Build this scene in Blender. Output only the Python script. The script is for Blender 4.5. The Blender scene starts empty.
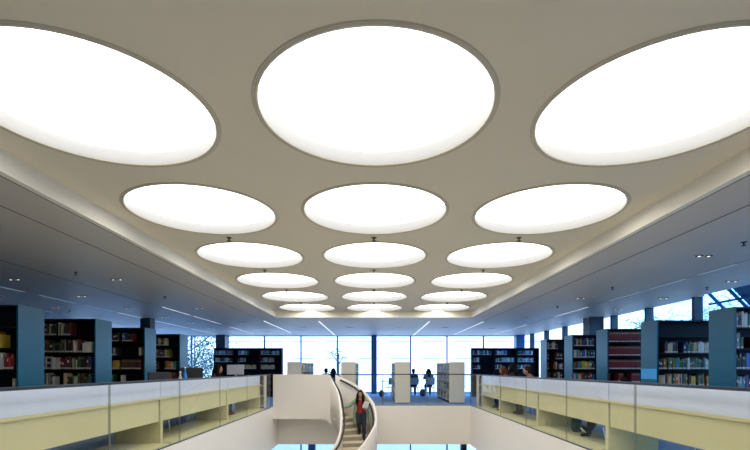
import bpy, bmesh, math, random
from mathutils import Vector, Matrix
random.seed(7)
SC = bpy.context.scene
COL = SC.collection
CAMZ = 1.33
H_LO = CAMZ + 1.82      # side ceiling
H_HI = CAMZ + 2.04      # raised ceiling with the skylights
W = 3.45                # half width of the opening
YF = 16.2               # far edge of the opening
YN = 0.5                # near edge of the opening
YW = 24.7               # far window wall
XR = 8.2; XL = -12.3
Z2 = -4.2               # lower floor
ZS = -1.37              # underside of the upper floor
YB = -5.0

# ------------------------------------------------------------------ materials
def mat(name, col, rough=0.6, metal=0.0, spec=0.5, emit=None, es=0.0, var=0.0, scale=3.0, bump=0.0):
    m = bpy.data.materials.new(name); m.use_nodes = True
    nt = m.node_tree; b = nt.nodes['Principled BSDF']
    b.inputs['Base Color'].default_value = (*col, 1)
    b.inputs['Roughness'].default_value = rough
    b.inputs['Metallic'].default_value = metal
    b.inputs['Specular IOR Level'].default_value = spec
    if emit:
        b.inputs['Emission Color'].default_value = (*emit, 1)
        b.inputs['Emission Strength'].default_value = es
    if var or bump:
        tc = nt.nodes.new('ShaderNodeTexCoord'); n = nt.nodes.new('ShaderNodeTexNoise')
        n.inputs['Scale'].default_value = scale; n.inputs['Detail'].default_value = 4
        nt.links.new(tc.outputs['Object'], n.inputs['Vector'])
        if var:
            r = nt.nodes.new('ShaderNodeMapRange')
            r.inputs['To Min'].default_value = 1 - var; r.inputs['To Max'].default_value = 1 + var
            nt.links.new(n.outputs['Fac'], r.inputs['Value'])
            mx = nt.nodes.new('ShaderNodeVectorMath'); mx.operation = 'SCALE'
            mx.inputs[0].default_value = col
            nt.links.new(r.outputs['Result'], mx.inputs['Scale'])
            nt.links.new(mx.outputs['Vector'], b.inputs['Base Color'])
        if bump:
            bp = nt.nodes.new('ShaderNodeBump'); bp.inputs['Strength'].default_value = bump
            nt.links.new(n.outputs['Fac'], bp.inputs['Height'])
            nt.links.new(bp.outputs['Normal'], b.inputs['Normal'])
    return m

def glass(name, tint=(1, 1, 1), ior=1.45, k=1.0):
    m = bpy.data.materials.new(name); m.use_nodes = True
    nt = m.node_tree; nt.nodes.clear()
    o = nt.nodes.new('ShaderNodeOutputMaterial'); mx = nt.nodes.new('ShaderNodeMixShader')
    t = nt.nodes.new('ShaderNodeBsdfTransparent'); g = nt.nodes.new('ShaderNodeBsdfGlossy')
    t.inputs['Color'].default_value = (*tint, 1); g.inputs['Roughness'].default_value = 0.02
    geo = nt.nodes.new('ShaderNodeNewGeometry')
    def mth(op, x, y=None):
        q = nt.nodes.new('ShaderNodeMath'); q.operation = op
        for i, v in enumerate((x, y)):
            if v is None: continue
            if isinstance(v, (int, float)): q.inputs[i].default_value = v
            else: nt.links.new(v, q.inputs[i])
        return q.outputs[0]
    dp = nt.nodes.new('ShaderNodeVectorMath'); dp.operation = 'DOT_PRODUCT'
    nt.links.new(geo.outputs['Normal'], dp.inputs[0]); nt.links.new(geo.outputs['Incoming'], dp.inputs[1])
    c = mth('ABSOLUTE', dp.outputs['Value']); r0 = ((ior-1)/(ior+1))**2
    fr = mth('ADD', mth('MULTIPLY', mth('POWER', mth('SUBTRACT', 1.0, c), 5.0), 1-r0), r0)
    nt.links.new(mth('MULTIPLY', fr, k), mx.inputs[0])
    nt.links.new(t.outputs[0], mx.inputs[1]); nt.links.new(g.outputs[0], mx.inputs[2]); nt.links.new(mx.outputs[0], o.inputs[0])
    return m

def emis(name, col, s):
    m = bpy.data.materials.new(name); m.use_nodes = True
    nt = m.node_tree; nt.nodes.clear()
    o = nt.nodes.new('ShaderNodeOutputMaterial'); e = nt.nodes.new('ShaderNodeEmission')
    e.inputs[0].default_value = (*col, 1); e.inputs[1].default_value = s
    nt.links.new(e.outputs[0], o.inputs[0])
    return m

M = dict(
    ceil=mat('ceiling_paint', (.80, .74, .60), .8, var=.02),
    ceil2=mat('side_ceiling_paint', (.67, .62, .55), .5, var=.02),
    cove=mat('cove_paint', (.92, .87, .76), .6),
    white=mat('white_paint', (.84, .79, .73), .5, var=.015),
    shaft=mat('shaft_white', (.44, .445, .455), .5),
    rim=mat('rim_grey', (.60, .55, .45), .5),
    diffuser=emis('skylight_diffuser', (1.0, .965, .89), 4.0),
    carpet=mat('blue_carpet', (.27, .38, .60), .9, var=.06, scale=30, bump=.1),
    lowfloor=mat('lower_floor', (.78, .74, .66), .4, var=.03),
    joint=mat('joint_dark', (.12, .12, .13), .8),
    led=emis('led_strip', (.80, .92, 1.0), 1.4),
    slotglow=emis('slot_edge_glow', (.45, .75, .95), .55),  # weak glow put in for reflections on the ceiling slot edges
    rail=mat('handrail_dark', (.02, .03, .05), .35, metal=.3),
    channel=mat('channel_dark', (.03, .05, .08), .4, metal=.5),
    glassb=glass('balustrade_glass', (.96, .97, .92), 1.42, .45),
    glassedge=mat('glass_edge', (.10, .11, .09), .3),
    glassw=glass('window_glass', (.97, .985, 1.0), 1.3, .5),
    mull=mat('mullion_blue', (.05, .10, .19), .5),
    fin=mat('fin_dark', (.02, .05, .08), .5),
    colb=mat('column_blue', (.02, .12, .33), .35),
    colk=mat('column_dark', (.008, .012, .03), .4),
    cream=mat('desk_cream', (.66, .61, .37), .5, var=.015),
    screen=mat('desk_screen_white', (.64, .70, .90), .25, var=.02),
    black=mat('bookcase_black', (.005, .006, .009), .6, spec=.25),
    navy=mat('bookcase_navy', (.003, .006, .016), .6, spec=.2),
    teal=mat('end_panel_blue', (.004, .10, .18), .32, spec=.45, var=.03),
    bright=mat('panel_patch_blue', (.05, .42, .95), .5),
    unit=mat('unit_white', (.74, .69, .60), .5),
    tread=mat('stair_tread', (.78, .70, .55), .5),
    riser_shade=mat('stair_riser_shaded', (.34, .30, .24), .5),  # risers darker, treads lighter: shade and light put into the colours
    black_rail=mat('black_handrail', (.012, .010, .010), .3),
    metal=mat('chrome', (.7, .7, .72), .2, metal=1),
    lampw=mat('downlight_white', (.75, .75, .72), .5),
    lampd=mat('downlight_dark', (.03, .03, .03), .4),
    bulb=emis('downlight_bulb', (1.0, .93, .8), 1.6),
    facade=mat('facade_white', (.85, .85, .84), .8),
    facadeg=mat('facade_line', (.32, .45, .62), .8),
    facwin=mat('facade_window', (.6, .68, .75), .2),
    ground=mat('paving', (.22, .23, .24), .9, var=.05),
    bark=mat('bark', (.05, .05, .045), .9),
    leafg=mat('leaf_green', (.10, .22, .12), .7),
    leafp=mat('leaf_pale', (.16, .26, .17), .7),
    leafd=mat('leaf_dark', (.02, .07, .09), .7),
    steel=mat('canopy_blue_steel', (.03, .15, .36), .4),
    chairg=mat('chair_shell', (.25, .34, .45), .5),
    chaird=mat('chair_dark', (.015, .015, .02), .6),
    bag=mat('bag_green', (.02, .08, .08), .8),
    paper=mat('paper', (.85, .86, .88), .7),
    lapt=mat('laptop_grey', (.45, .47, .52), .4),
    lscr=mat('laptop_back', (.55, .55, .66), .4),
    bottle=mat('bottle_blue', (.02, .25, .7), .25),
    skin=mat('skin', (.45, .24, .15), .5),
    lips=mat('lips', (.35, .08, .07), .5),
    eye=mat('eye_dark', (.02, .015, .01), .3),
)

# ------------------------------------------------------------------ mesh helper
class MB:
    def __init__(s): s.v = []; s.f = []; s.m = []
    def quad(s, a, b, c, d, mi=0):
        n = len(s.v); s.v += [tuple(a), tuple(b), tuple(c), tuple(d)]; s.f.append((n, n+1, n+2, n+3)); s.m.append(mi)
    def face(s, pts, mi=0):
        n = len(s.v); s.v += [tuple(p) for p in pts]; s.f.append(tuple(range(n, n+len(pts)))); s.m.append(mi)
    def box(s, x0, x1, y0, y1, z0, z1, mi=0, bev=0.0):
        if x0 > x1: x0, x1 = x1, x0
        if y0 > y1: y0, y1 = y1, y0
        if z0 > z1: z0, z1 = z1, z0
        if bev <= 0:
            n = len(s.v)
            s.v += [(x, y, z) for z in (z0, z1) for y in (y0, y1) for x in (x0, x1)]
            for q in ((0, 2, 3, 1), (4, 5, 7, 6), (0, 1, 5, 4), (2, 6, 7, 3), (0, 4, 6, 2), (1, 3, 7, 5)):
                s.f.append(tuple(n+i for i in q)); s.m.append(mi)
            return
        bm = bmesh.new(); bmesh.ops.create_cube(bm, size=1)
        for v in bm.verts:
            v.co = Vector(((x0+x1)/2 + v.co.x*(x1-x0), (y0+y1)/2 + v.co.y*(y1-y0), (z0+z1)/2 + v.co.z*(z1-z0)))
        bmesh.ops.bevel(bm, geom=bm.edges[:], offset=min(bev, .45*min(x1-x0, y1-y0, z1-z0)), segments=2, affect='EDGES', profile=.5)
        s.addbm(bm, mi); bm.free()
    def addbm(s, bm, mi=0):
        n = len(s.v); bm.verts.index_update()
        s.v += [tuple(v.co) for v in bm.verts]
        for f in bm.faces: s.f.append(tuple(n+v.index for v in f.verts)); s.m.append(mi)
    def tube(s, pts, r, seg=8, mi=0, cap=True):
        pts = [Vector(p) for p in pts]; rr = r if isinstance(r, (list, tuple)) else [r]*len(pts)
        n0 = len(s.v); up = None
        for i, p in enumerate(pts):
            t = (pts[min(i+1, len(pts)-1)] - pts[max(i-1, 0)]).normalized()
            if up is None:
                up = Vector((0, 0, 1)) if abs(t.z) < .9 else Vector((1, 0, 0))
            a = t.cross(up)
            if a.length < 1e-4: a = t.orthogonal()
            a.normalize(); b = a.cross(t).normalized(); up = b
            for k in range(seg):
                w = 2*math.pi*k/seg
                s.v.append(tuple(p + rr[i]*(math.cos(w)*a + math.sin(w)*b)))
        for i in range(len(pts)-1):
            for k in range(seg):
                k2 = (k+1) % seg
                s.f.append((n0+i*seg+k, n0+i*seg+k2, n0+(i+1)*seg+k2, n0+(i+1)*seg+k)); s.m.append(mi)
        if cap:
            s.f.append(tuple(n0+k for k in reversed(range(seg)))); s.m.append(mi)
            e = n0+(len(pts)-1)*seg
            s.f.append(tuple(e+k for k in range(seg))); s.m.append(mi)
    def lathe(s, prof, c=(0, 0, 0), seg=24, mi=0, close=False):
        n0 = len(s.v)
        for r, z in prof:
            for k in range(seg):
                w = 2*math.pi*k/seg; s.v.append((c[0]+r*math.cos(w), c[1]+r*math.sin(w), c[2]+z))
        for i in range(len(prof)-1):
            for k in range(seg):
                k2 = (k+1) % seg
                s.f.append((n0+i*seg+k, n0+i*seg+k2, n0+(i+1)*seg+k2, n0+(i+1)*seg+k)); s.m.append(mi)
        if close:
            s.f.append(tuple(n0+k for k in reversed(range(seg)))); s.m.append(mi)
            e = n0+(len(prof)-1)*seg
            s.f.append(tuple(e+k for k in range(seg))); s.m.append(mi)
    def ball(s, c, r, seg=12, mi=0):
        if not isinstance(r, (list, tuple)): r = (r, r, r)
        bm = bmesh.new(); bmesh.ops.create_uvsphere(bm, u_segments=seg, v_segments=max(6, seg*2//3), radius=1)
        for v in bm.verts: v.co = Vector((c[0]+v.co.x*r[0], c[1]+v.co.y*r[1], c[2]+v.co.z*r[2]))
        s.addbm(bm, mi); bm.free()
    def mesh(s, name, mats, smooth=False):
        me = bpy.data.meshes.new(name); me.from_pydata(s.v, [], s.f)
        for m in (mats if isinstance(mats, (list, tuple)) else [mats]): me.materials.append(m)
        if any(s.m): me.polygons.foreach_set('material_index', s.m)
        if smooth: me.polygons.foreach_set('use_smooth', [True]*len(me.polygons))
        me.update(); return me
    def build(s, name, mats, parent=None, smooth=False, loc=None):
        o = bpy.data.objects.new(name, s.mesh(name, mats, smooth)); COL.objects.link(o)
        if parent: o.parent = parent
        if loc is not None: o.location = loc
        return o

def tag(o, label, cat, group=None, kind=None):
    o['label'] = label; o['category'] = cat
    if group: o['group'] = group
    if kind: o['kind'] = kind
    return o
def empty(name, label, cat, loc=(0, 0, 0), rz=0, group=None):
    o = bpy.data.objects.new(name, None); COL.objects.link(o); o.location = loc; o.rotation_euler = (0, 0, rz)
    o.empty_display_size = .1
    return tag(o, label, cat, group)
def struct(name, mb, mats, parent=None):
    o = mb.build(name, mats, parent); o['kind'] = 'structure'; return o
def copy_tree(src, loc, rz=None, label=None, group=None):
    r = src.copy(); COL.objects.link(r); r.location = loc
    if rz is not None: r.rotation_euler = (0, 0, rz)
    if label: r['label'] = label
    if group: r['group'] = group
    for ch in list(src.children):
        c = ch.copy(); COL.objects.link(c); c.parent = r
        for g in list(ch.children):
            d = g.copy(); COL.objects.link(d); d.parent = c
    return r
ORD = ['first', 'second', 'third', 'fourth', 'fifth', 'sixth', 'seventh', 'eighth', 'ninth', 'tenth', 'eleventh', 'twelfth', 'thirteenth',
       'fourteenth', 'fifteenth', 'sixteenth', 'seventeenth', 'eighteenth', 'nineteenth', 'twentieth', 'twenty-first', 'twenty-second',
       'twenty-third', 'twenty-fourth', 'twenty-fifth', 'twenty-sixth', 'twenty-seventh', 'twenty-eighth', 'twenty-ninth', 'thirtieth'] + ['later']*40

# ------------------------------------------------------------------ shell
b = MB()
b.box(XL, -W-.1, YB, YW, -.3, 0); b.box(W+.1, XR+.3, YB, YW, -.3, 0); b.box(-W-.1, W+.1, YF+.1, YW, -.3, 0); b.box(-W-.1, W+.1, YB, YN-.1, -.3, 0)
struct('floor', b, M['carpet'])
b = MB()
b.box(XL, -W-.1, YB, YW, ZS, -.3); b.box(W+.1, XR+.3, YB, YW, ZS, -.3); b.box(-W-.1, W+.1, YF+.1, YW, ZS, -.3); b.box(-W-.1, W+.1, YB, YN-.1, ZS, -.3)
struct('ceiling_lower_storey', b, M['ceil2'])
b = MB(); b.box(XL, XR+.3, YB, YW, Z2-.2, Z2); struct('floor_lower_storey', b, M['lowfloor'])
for i, (x0, x1, y0, y1) in enumerate(((-W-.1, -W, YN-.1, YF+.1), (W, W+.1, YN-.1, YF+.1), (-W, W, YF, YF+.1), (-W, W, YN-.1, YN))):
    b = MB(); b.box(x0, x1, y0, y1, ZS-.01, .012); struct('trim_%d' % (i+1), b, M['white'])

# raised ceiling with round openings
XO = .014; S = 2.235; R = .925; CY0 = 3.58; DY = 2.285
rows = [CY0 + DY*k for k in range(-1, 6)]  # the row above the camera is out of view, added for more light
YC1 = 15.9
def hole_cell(mb, cx, cy, hx0, hx1, hy0, hy1, z, n=64):
    def sq(w):
        c, s = math.cos(w), math.sin(w)
        tx = (hx1 if c > 0 else -hx0)/abs(c) if abs(c) > 1e-9 else 1e9
        ty = (hy1 if s > 0 else -hy0)/abs(s) if abs(s) > 1e-9 else 1e9
        t = min(tx, ty); return (cx+t*c, cy+t*s, z)
    base = sorted([2*math.pi*k/n for k in range(n)] + [math.atan2(y, x) % (2*math.pi) for x in (hx0, hx1) for y in (hy0, hy1)])
    for i in range(len(base)):
        a, d = base[i], base[(i+1) % len(base)]
        if abs(a-d) < 1e-7: continue
        mb.quad((cx+R*math.cos(a), cy+R*math.sin(a), z), (cx+R*math.cos(d), cy+R*math.sin(d), z), sq(d), sq(a))
b = MB()
for j, cy in enumerate(rows):
    for i in (-1, 0, 1):
        hx0, hx1 = -S/2, S/2
        if i == -1: hx0 = -(W - S)-XO
        if i == 1: hx1 = W - S-XO
        hy0 = -DY/2; hy1 = DY/2
        if j == len(rows)-1: hy1 = YC1-cy
        hole_cell(b, i*S+XO, cy, hx0, hx1, hy0, hy1, H_HI)
ys = rows[0]-DY/2
b.quad((-W, YB, H_HI), (W, YB, H_HI), (W, ys, H_HI), (-W, ys, H_HI))
struct('ceiling', b, M['ceil'])
b = MB()    # cove sides
b.box(-W-.06, -W, YB, YC1, H_LO, H_HI+.02); b.box(W, W+.06, YB, YC1, H_LO, H_HI+.02); b.box(-W-.06, W+.06, YC1, YC1+.06, H_LO, H_HI+.02)
struct('ceiling_cove_sides', b, M['cove'])
b = MB()    # lower ceiling
XRC = 8.1
b.box(XL, -W-.06, YB, YW, H_LO, H_LO+.1); b.box(W+.06, XRC, YB, YW, H_LO, H_LO+.1); b.box(-W-.06, W+.06, YC1+.06, YW, H_LO, H_LO+.1)
struct('ceiling_side', b, M['ceil2'])
b = MB(); b.box(XL-.1, XR+.5, YB-.1, YW+.1, H_HI+.6, H_HI+.7)
b.box(XL-.1, XR+.1, YB-.1, YB, H_LO, H_HI+.7); b.box(XL-.1, XR+.1, YW, YW+.1, H_LO, H_HI+.7)
b.box(XL-.1, XL, YB, YW, H_LO, H_HI+.7); b.box(XR-.1, XR+.1, 11.3, YW, H_LO, H_HI+.7); b.box(XR-.1, XR+.1, YB, 6, H_LO, H_HI+.7)
b.box(XR-.1, XR+.1, 6, 11.3, H_LO+.1, H_HI+.7)
struct('ceiling_roof_deck', b, M['ceil2'])
b = MB(); b.box(XL, XR+.1, YB-.1, YB, Z2, H_LO+.5); struct('wall_back', b, M['white'])
b = MB(); b.box(XL-.1, XL, YB, YW, Z2, .0); b.box(XL-.1, XL, YB, 18, 0, H_LO); struct('wall_left', b, M['white'])
b = MB(); b.box(XR, XR+.1, YB, YW, Z2, .0); b.box(XR, XR+.1, YB, 4.5, 0, H_LO); struct('wall_right', b, M['white'])
# cove lip added to catch light; shadow gap beside it is a dark strip
b = MB(); b.box(-W, -W+.02, YB, YC1, H_LO-.002, H_LO+.022, bev=.004); b.box(W-.02, W, YB, YC1, H_LO-.002, H_LO+.022, bev=.004); b.box(-W, W, YC1-.02, YC1, H_LO-.002, H_LO+.022, bev=.004)
struct('trim_added_lip', b, M['cove'])
b = MB()
for sx in (-1, 1): b.box(sx*(W+.062), sx*(W+.075), YB, YC1, H_LO-.002, H_LO+.01)
struct('trim_cove_gap', b, M['joint'])
# ceiling joints
k = 1
for x in (-4.16, 4.16, -6.25, 6.25, -8.25, -10.3):
    b = MB(); b.box(x-.008, x+.008, YB, YW-.05, H_LO-.003, H_LO+.01); struct('trim_ceiling_joint_%d' % k, b, M['joint']); k += 1

# ------------------------------------------------------------------ skylights
sl = None
rown = ['unseen added row above camera', 'biggest, nearest row', 'second row', 'third row', 'fourth row', 'fifth row', 'sixth and farthest row']
coln = {-1: 'left', 0: 'middle', 1: 'right'}
for j, cy in enumerate(rows):
    for i in (-1, 0, 1):
        lab = 'round white glowing skylight, %s one in the %s of the ceiling' % (coln[i], rown[j])
        if sl is None:
            sl = empty('round_skylight', lab, 'skylight', (i*S+XO, cy, H_HI), 0, 'round skylights in the raised ceiling')
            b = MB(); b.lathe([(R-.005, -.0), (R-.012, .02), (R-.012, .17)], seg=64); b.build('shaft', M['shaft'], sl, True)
            b = MB(); b.lathe([(R-.014, .004), (R-.012, -.010), (R+.010, -.012), (R+.014, -.007), (R+.020, -.007), (R+.026, -.011), (R+.032, .001)], seg=64)
            b.build('rim_ring', M['rim'], sl, True)
            b = MB()
            n = 64; b.face([(R*math.cos(-2*math.pi*q/n), R*math.sin(-2*math.pi*q/n), .125) for q in range(n)])
            b.build('diffuser', M['diffuser'], sl)
        else:
            copy_tree(sl, (i*S+XO, cy, H_HI), None, lab)

# sprinklers
def sprinkler(lab, loc, group):
    e = empty('sprinkler_head', lab, 'sprinkler', loc, 0, group)
    b = MB(); b.lathe([(.04, 0), (.04, -.008), (.012, -.012), (.012, -.05)], seg=12, close=True); b.build('pipe', M['lampd'], e)
    b = MB(); b.lathe([(.035, -.05), (.035, -.056)], seg=12, close=True); b.build('deflector', M['lampd'], e)
    return e
sp = None
for j in range(1, 5):
    for i in (-1, 0, 1):
        lab = 'small dark sprinkler, %s one, between %s and %s skylight rows' % (coln[i], ORD[j], ORD[j+1])
        loc = (i*2.25, CY0+DY*(j+.5)-.02, H_HI)
        if sp is None: sp = sprinkler(lab, loc, 'sprinklers between the skylights')
        else: copy_tree(sp, loc, None, lab)
for n, (x, y) in enumerate(((5.3, 6.45), (5.3, 10), (5.3, 13), (7.4, 10))):
    copy_tree(sp, (x, y, H_LO), None, 'small dark sprinkler on the right side ceiling, %s one %s' % (ORD[n if n < 3 else 0], 'from the near end' if n < 3 else 'beside the windows'), 'sprinklers on the right side ceiling')
for n, (x, y) in enumerate(((-5.6, 8.45), (-5.25, 11.3), (-9.4, 13.9))):
    copy_tree(sp, (x, y, H_LO), None, 'small dark sprinkler on the left side ceiling, %s from the near end' % ORD[n], 'sprinklers on the left side ceiling')

# downlights: oval trough with two lamps
def downlight(lab, loc, group):
    e = empty('twin_downlight', lab, 'ceiling light', loc, 0, group)
    b = MB(); b.box(-.15, .15, -.075, .075, -.006, .004, bev=.004); b.build('trim_plate', M['lampw'], e)
    for s in (-1, 1):
        b = MB(); b.lathe([(.055, -.007), (.058, -.016), (.045, -.016), (.03, -.007)], c=(s*.075, 0, 0), seg=20, close=True)
        h = b.build('lamp_housing', M['lampd'], e)
        b = MB(); b.lathe([(.024, -.017), (.024, -.019)], c=(s*.075, 0, 0), seg=16, close=True); b.build('bulb', M['bulb'], h)
    return e
dl = None
def dls(side, row, x, ylist, group):
    global dl
    for n, y in enumerate(ylist):
        lab = 'twin-lamp ceiling downlight on the %s, %s from camera, %s' % (side, ORD[n], row)
        if dl is None: dl = downlight(lab, (x, y, H_LO), group)
        else: copy_tree(dl, (x, y, H_LO), None, lab, group)
dls('right side ceiling', 'inner row', 5.28, (7.2, 11.5, 15.8, 20.1), 'right inner downlights')
dls('right side ceiling', 'row by the windows', 7.4, (7.2, 9.3, 11.5, 13.65, 15.8, 18), 'right outer downlights')
dls('left side ceiling', 'inner row', -5.2, (9.1, 13.4, 17.8, 22), 'left inner downlights')
dls('left side ceiling', 'middle row', -7.27, (9.1, 11.2, 13.35, 15.6, 17.8, 20), 'left middle downlights')
dls('left side ceiling', 'outer row', -9.4, (11.2, 13.3, 15.5, 17.7, 19.9), 'left outer downlights')
for n, x in enumerate((-3.1, -1.05, 1.05, 3.1)):
    copy_tree(dl, (x, 19.6, H_LO), None, 'twin-lamp downlight beyond the skylights, %s from the left of four' % ORD[n], 'downlights beyond the skylights')

# linear lights; dim glowing strips stand in for reflective slot edges
k = 0
def led(x, y0, y1, m, lab, grp, w=.03):
    e = empty('linear_ceiling_light', lab, 'ceiling light', (x, (y0+y1)/2, H_LO), 0, grp)
    L = (y1-y0)/2
    b = MB(); b.box(-w-.008, -w, -L, L, -.008, .003); b.box(w, w+.008, -L, L, -.008, .003); b.build('frame', M['lampw'], e)
    b = MB(); b.box(-w, w, -L, L, -.005, -.002); b.build('diffuser', m, e)
for x, y0, y1, d in ((-4.16, 17.0, 22.6, 'by the left corner of the raised ceiling'), (4.2, 17.3, 23.6, 'by the right corner of the raised ceiling'),
                     (-2.1, 17.2, 24.3, 'left of the centre column, over the white bookshelf'), (2.12, 17.2, 24.3, 'right of the centre column')):
    led(x, y0, y1, M['led'], 'bright linear light beyond the skylights, ' + d, 'bright linear lights beyond the skylights')
for n, (y0, y1) in enumerate(((13.2, 15.2), (15.5, 18.2), (19.4, 23.4))):
    led(-6.2, y0, y1, M['led'], 'thin linear light on the left ceiling inner line, %s from the camera' % ORD[n], 'left inner linear lights', .018)
for n, (y0, y1) in enumerate(((9.3, 10.6), (11.1, 12.4), (12.8, 14.2), (14.5, 16.2), (16.6, 20), (20.3, 24.2))):
    led(-8.25, y0, y1, M['led'] if n > 2 else M['slotglow'], 'thin glowing strip on the left ceiling middle line, %s from the camera' % ORD[n], 'left middle linear lights', .018)
for n, (y0, y1) in enumerate(((13, 14.4), (14.9, 16.4), (16.8, 20))):
    led(-10.3, y0, y1, M['slotglow'], 'thin glowing strip on the left ceiling outer line, %s from the camera' % ORD[n], 'left outer glowing strips', .018)
for n, (y0, y1) in enumerate(((7.8, 8.7), (9.1, 10.2), (10.6, 12), (13.2, 15.6), (18.5, 20.2), (20.5, 23.5))):
    led(6.27, y0, y1, M['slotglow'] if n < 3 else M['led'], 'thin glowing strip on the right side ceiling, %s from the camera' % ORD[n], 'right linear lights', .018)

# ------------------------------------------------------------------ window walls
def window_far(name, x0, x1, z0, z1, y, step, thick=.035, off=0.0):
    xs = []
    n = math.ceil((x0-off)/step); 
    while n*step+off < x1: xs.append(n*step+off); n += 1
    b = MB(); b.quad((x0, y, z0), (x1, y, z0), (x1, y, z1), (x0, y, z1)); g = struct(name, b, M['glassw'])
    b = MB()
    b.box(x0, x1, y-.06, y+.02, z0, z0+.06); b.box(x0, x1, y-.06, y+.02, z1-.04, z1)
    for x in xs: b.box(x-thick, x+thick, y-.08, y+.02, z0+.06, z1-.04)
    struct('window_frame', b, M['mull'], g)
window_far('window_1', XL, XR, 0, H_LO, YW, 2.0)
window_far('window_2', XL, XR, Z2, ZS, YW, 2.0)
b = MB(); b.quad((XR+.02, 4.5, 0), (XR+.02, YW, 0), (XR+.02, YW, H_LO), (XR+.02, 4.5, H_LO)); g3 = struct('window_3', b, M['glassw'])
b = MB()
for y in (11.4, 13.4, 15.35, 17.35, 19.3, 21.35, 23.3): b.box(XRC-.02, XRC+.2, y-.05, y+.05, 0, H_LO)
for y in (12.4, 14.4, 16.35, 18.3, 20.3, 22.3): pass
b.box(XRC, XRC+.16, 4.5, YW, 0, .1)
struct('window_frame', b, M['fin'], g3)
b = MB(); b.quad((XL, 18, 0), (XL, YW, 0), (XL, YW, H_LO), (XL, 18, H_LO)); g4 = struct('window_4', b, M['glassw'])
b = MB()
for q in range(4): b.box(XL, XL+.2, 18+2*q-.05, 18+2*q+.05, 0, H_LO)
struct('window_frame', b, M['fin'], g4)

def column(name, x, y, w, z0, z1, m, lab):
    e = empty(name, lab, 'column', (x, y, z0))
    b = MB(); b.box(-w/2, w/2, -w/2, w/2, 0, z1-z0, bev=.012); b.build('shaft', m, e)
    b = MB(); b.box(-w/2-.015, w/2+.015, -w/2-.015, w/2+.015, 0, .08); b.build('base_collar', M['fin'], e)
column('column', 0.0, 24.2, .30, 0, H_LO, M['colb'], 'slim blue column in the centre of the far window wall')
column('column', -8.15, 24.1, .5, 0, H_LO, M['colk'], 'dark navy column at the left of the far window wall')
column('column', 8.0-.22, 24.1, .45, 0, H_LO, M['colb'], 'dark blue column at the right end of the far window wall')
column('column', -8.15, 16.2, .36, 0, H_LO, M['colk'], 'black column rising behind the left bookcases')
column('column', 7.75, 15.9, .5, 0, H_LO, M['colk'], 'black column rising behind the right bookcases by the windows')
column('column', 4.75, 23.9, .3, Z2, ZS, M['colk'], 'dark column on the lower storey, right of the stairwell')
column('column', -3.25, 23.6, .36, Z2, ZS, M['colb'], 'blue column on the lower storey under the landing')

# sloping glazed bay on the right
can = empty('sloping_glazed_canopy', 'blue steel sloping canopy frame outside the right windows', 'canopy', (8.25, 11.2, 0))
for n, y in enumerate((0, -.62, -1.3, -2.0, -2.7, -3.4)):
    b = MB(); b.tube([(0, y, 3.3), (3.2, y, .1)], .05, 4); b.build('rafter', M['steel'], can)
for n in range(5):
    t = .1+.19*n
    b = MB(); b.tube([(3.2*t, .3, 3.3-3.2*t), (3.2*t, -3.6, 3.3-3.2*t)], .03, 6); b.build('purlin', M['steel'], can)
b = MB(); b.box(0, .02, 0, 0, 0, 0)
b = MB(); b.face([(0, -.68, 3.36), (3.2, -.68, .16), (3.2, -1.24, .16), (0, -1.24, 3.36)]); b.face([(0, -.68, 3.34), (0, -1.24, 3.34), (3.2, -1.24, .14), (3.2, -.68, .14)]); b.build('infill_panel', M['steel'], can)

# ------------------------------------------------------------------ balustrades
def pane_box(p0, p1, z0, z1, th=.012):
    b = MB()
    b.quad((*p0, z0), (*p1, z0), (*p1, z1), (*p0, z1), 0)
    d = Vector((p1[0]-p0[0], p1[1]-p0[1])); d.normalize(); n = Vector((-d.y, d.x))*th/2
    for p, s in ((p0, 1), (p1, -1)):
        a = Vector(p)+d*.002*s; c = Vector(p)+d*.014*s
        b.quad((a.x-n.x, a.y-n.y, z0), (c.x-n.x, c.y-n.y, z0), (c.x-n.x, c.y-n.y, z1), (a.x-n.x, a.y-n.y, z1), 1)
        b.quad((c.x+n.x, c.y+n.y, z0), (a.x+n.x, a.y+n.y, z0), (a.x+n.x, a.y+n.y, z1), (c.x+n.x, c.y+n.y, z1), 1)
    return b
ZR = 1.155
def balustrade(lab, p0, p1, cuts, grp=None):
    e = empty('glass_balustrade', lab, 'balustrade')
    P0, P1 = Vector(p0), Vector(p1); L = (P1-P0).length; d = (P1-P0)/L
    ts = [0]+[c for c in cuts]+[L]
    for a, c in zip(ts[:-1], ts[1:]):
        q0 = P0+d*(a+.004); q1 = P0+d*(c-.004)
        pane_box((q0.x, q0.y), (q1.x, q1.y), .012, ZR-.035).build('glass_pane', [M['glassb'], M['glassedge']], e)
    n = Vector((-d.y, d.x))*.022
    b = MB(); A, B = P0, P1
    pr = [(-1, -.035), (1, -.035), (1, -.006), (.75, 0), (-.75, 0), (-1, -.006)]
    ring = lambda P: [(P.x+n.x*u, P.y+n.y*u, ZR+v) for u, v in pr]
    r0, r1 = ring(A), ring(B)
    for q in range(6): b.quad(r0[q], r0[(q+1) % 6], r1[(q+1) % 6], r1[q])
    b.face(list(reversed(r0))); b.face(r1); b.build('handrail', M['rail'], e)
    n = n*.6; b = MB(); b.face([(A.x-n.x, A.y-n.y, .03), (B.x-n.x, B.y-n.y, .03), (B.x+n.x, B.y+n.y, .03), (A.x+n.x, A.y+n.y, .03)])
    for s in (-1, 1): b.quad((A.x+s*n.x, A.y+s*n.y, .0), (B.x+s*n.x, B.y+s*n.y, .0), (B.x+s*n.x, B.y+s*n.y, .03), (A.x+s*n.x, A.y+s*n.y, .03))
    b.build('base_channel', M['channel'], e)
balustrade('long glass balustrade with dark handrail along the left side of the stairwell', (-W-.05, 1.6), (-W-.05, 15.2), [2.2, 4.35, 6.5, 8.62, 10.8])
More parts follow.
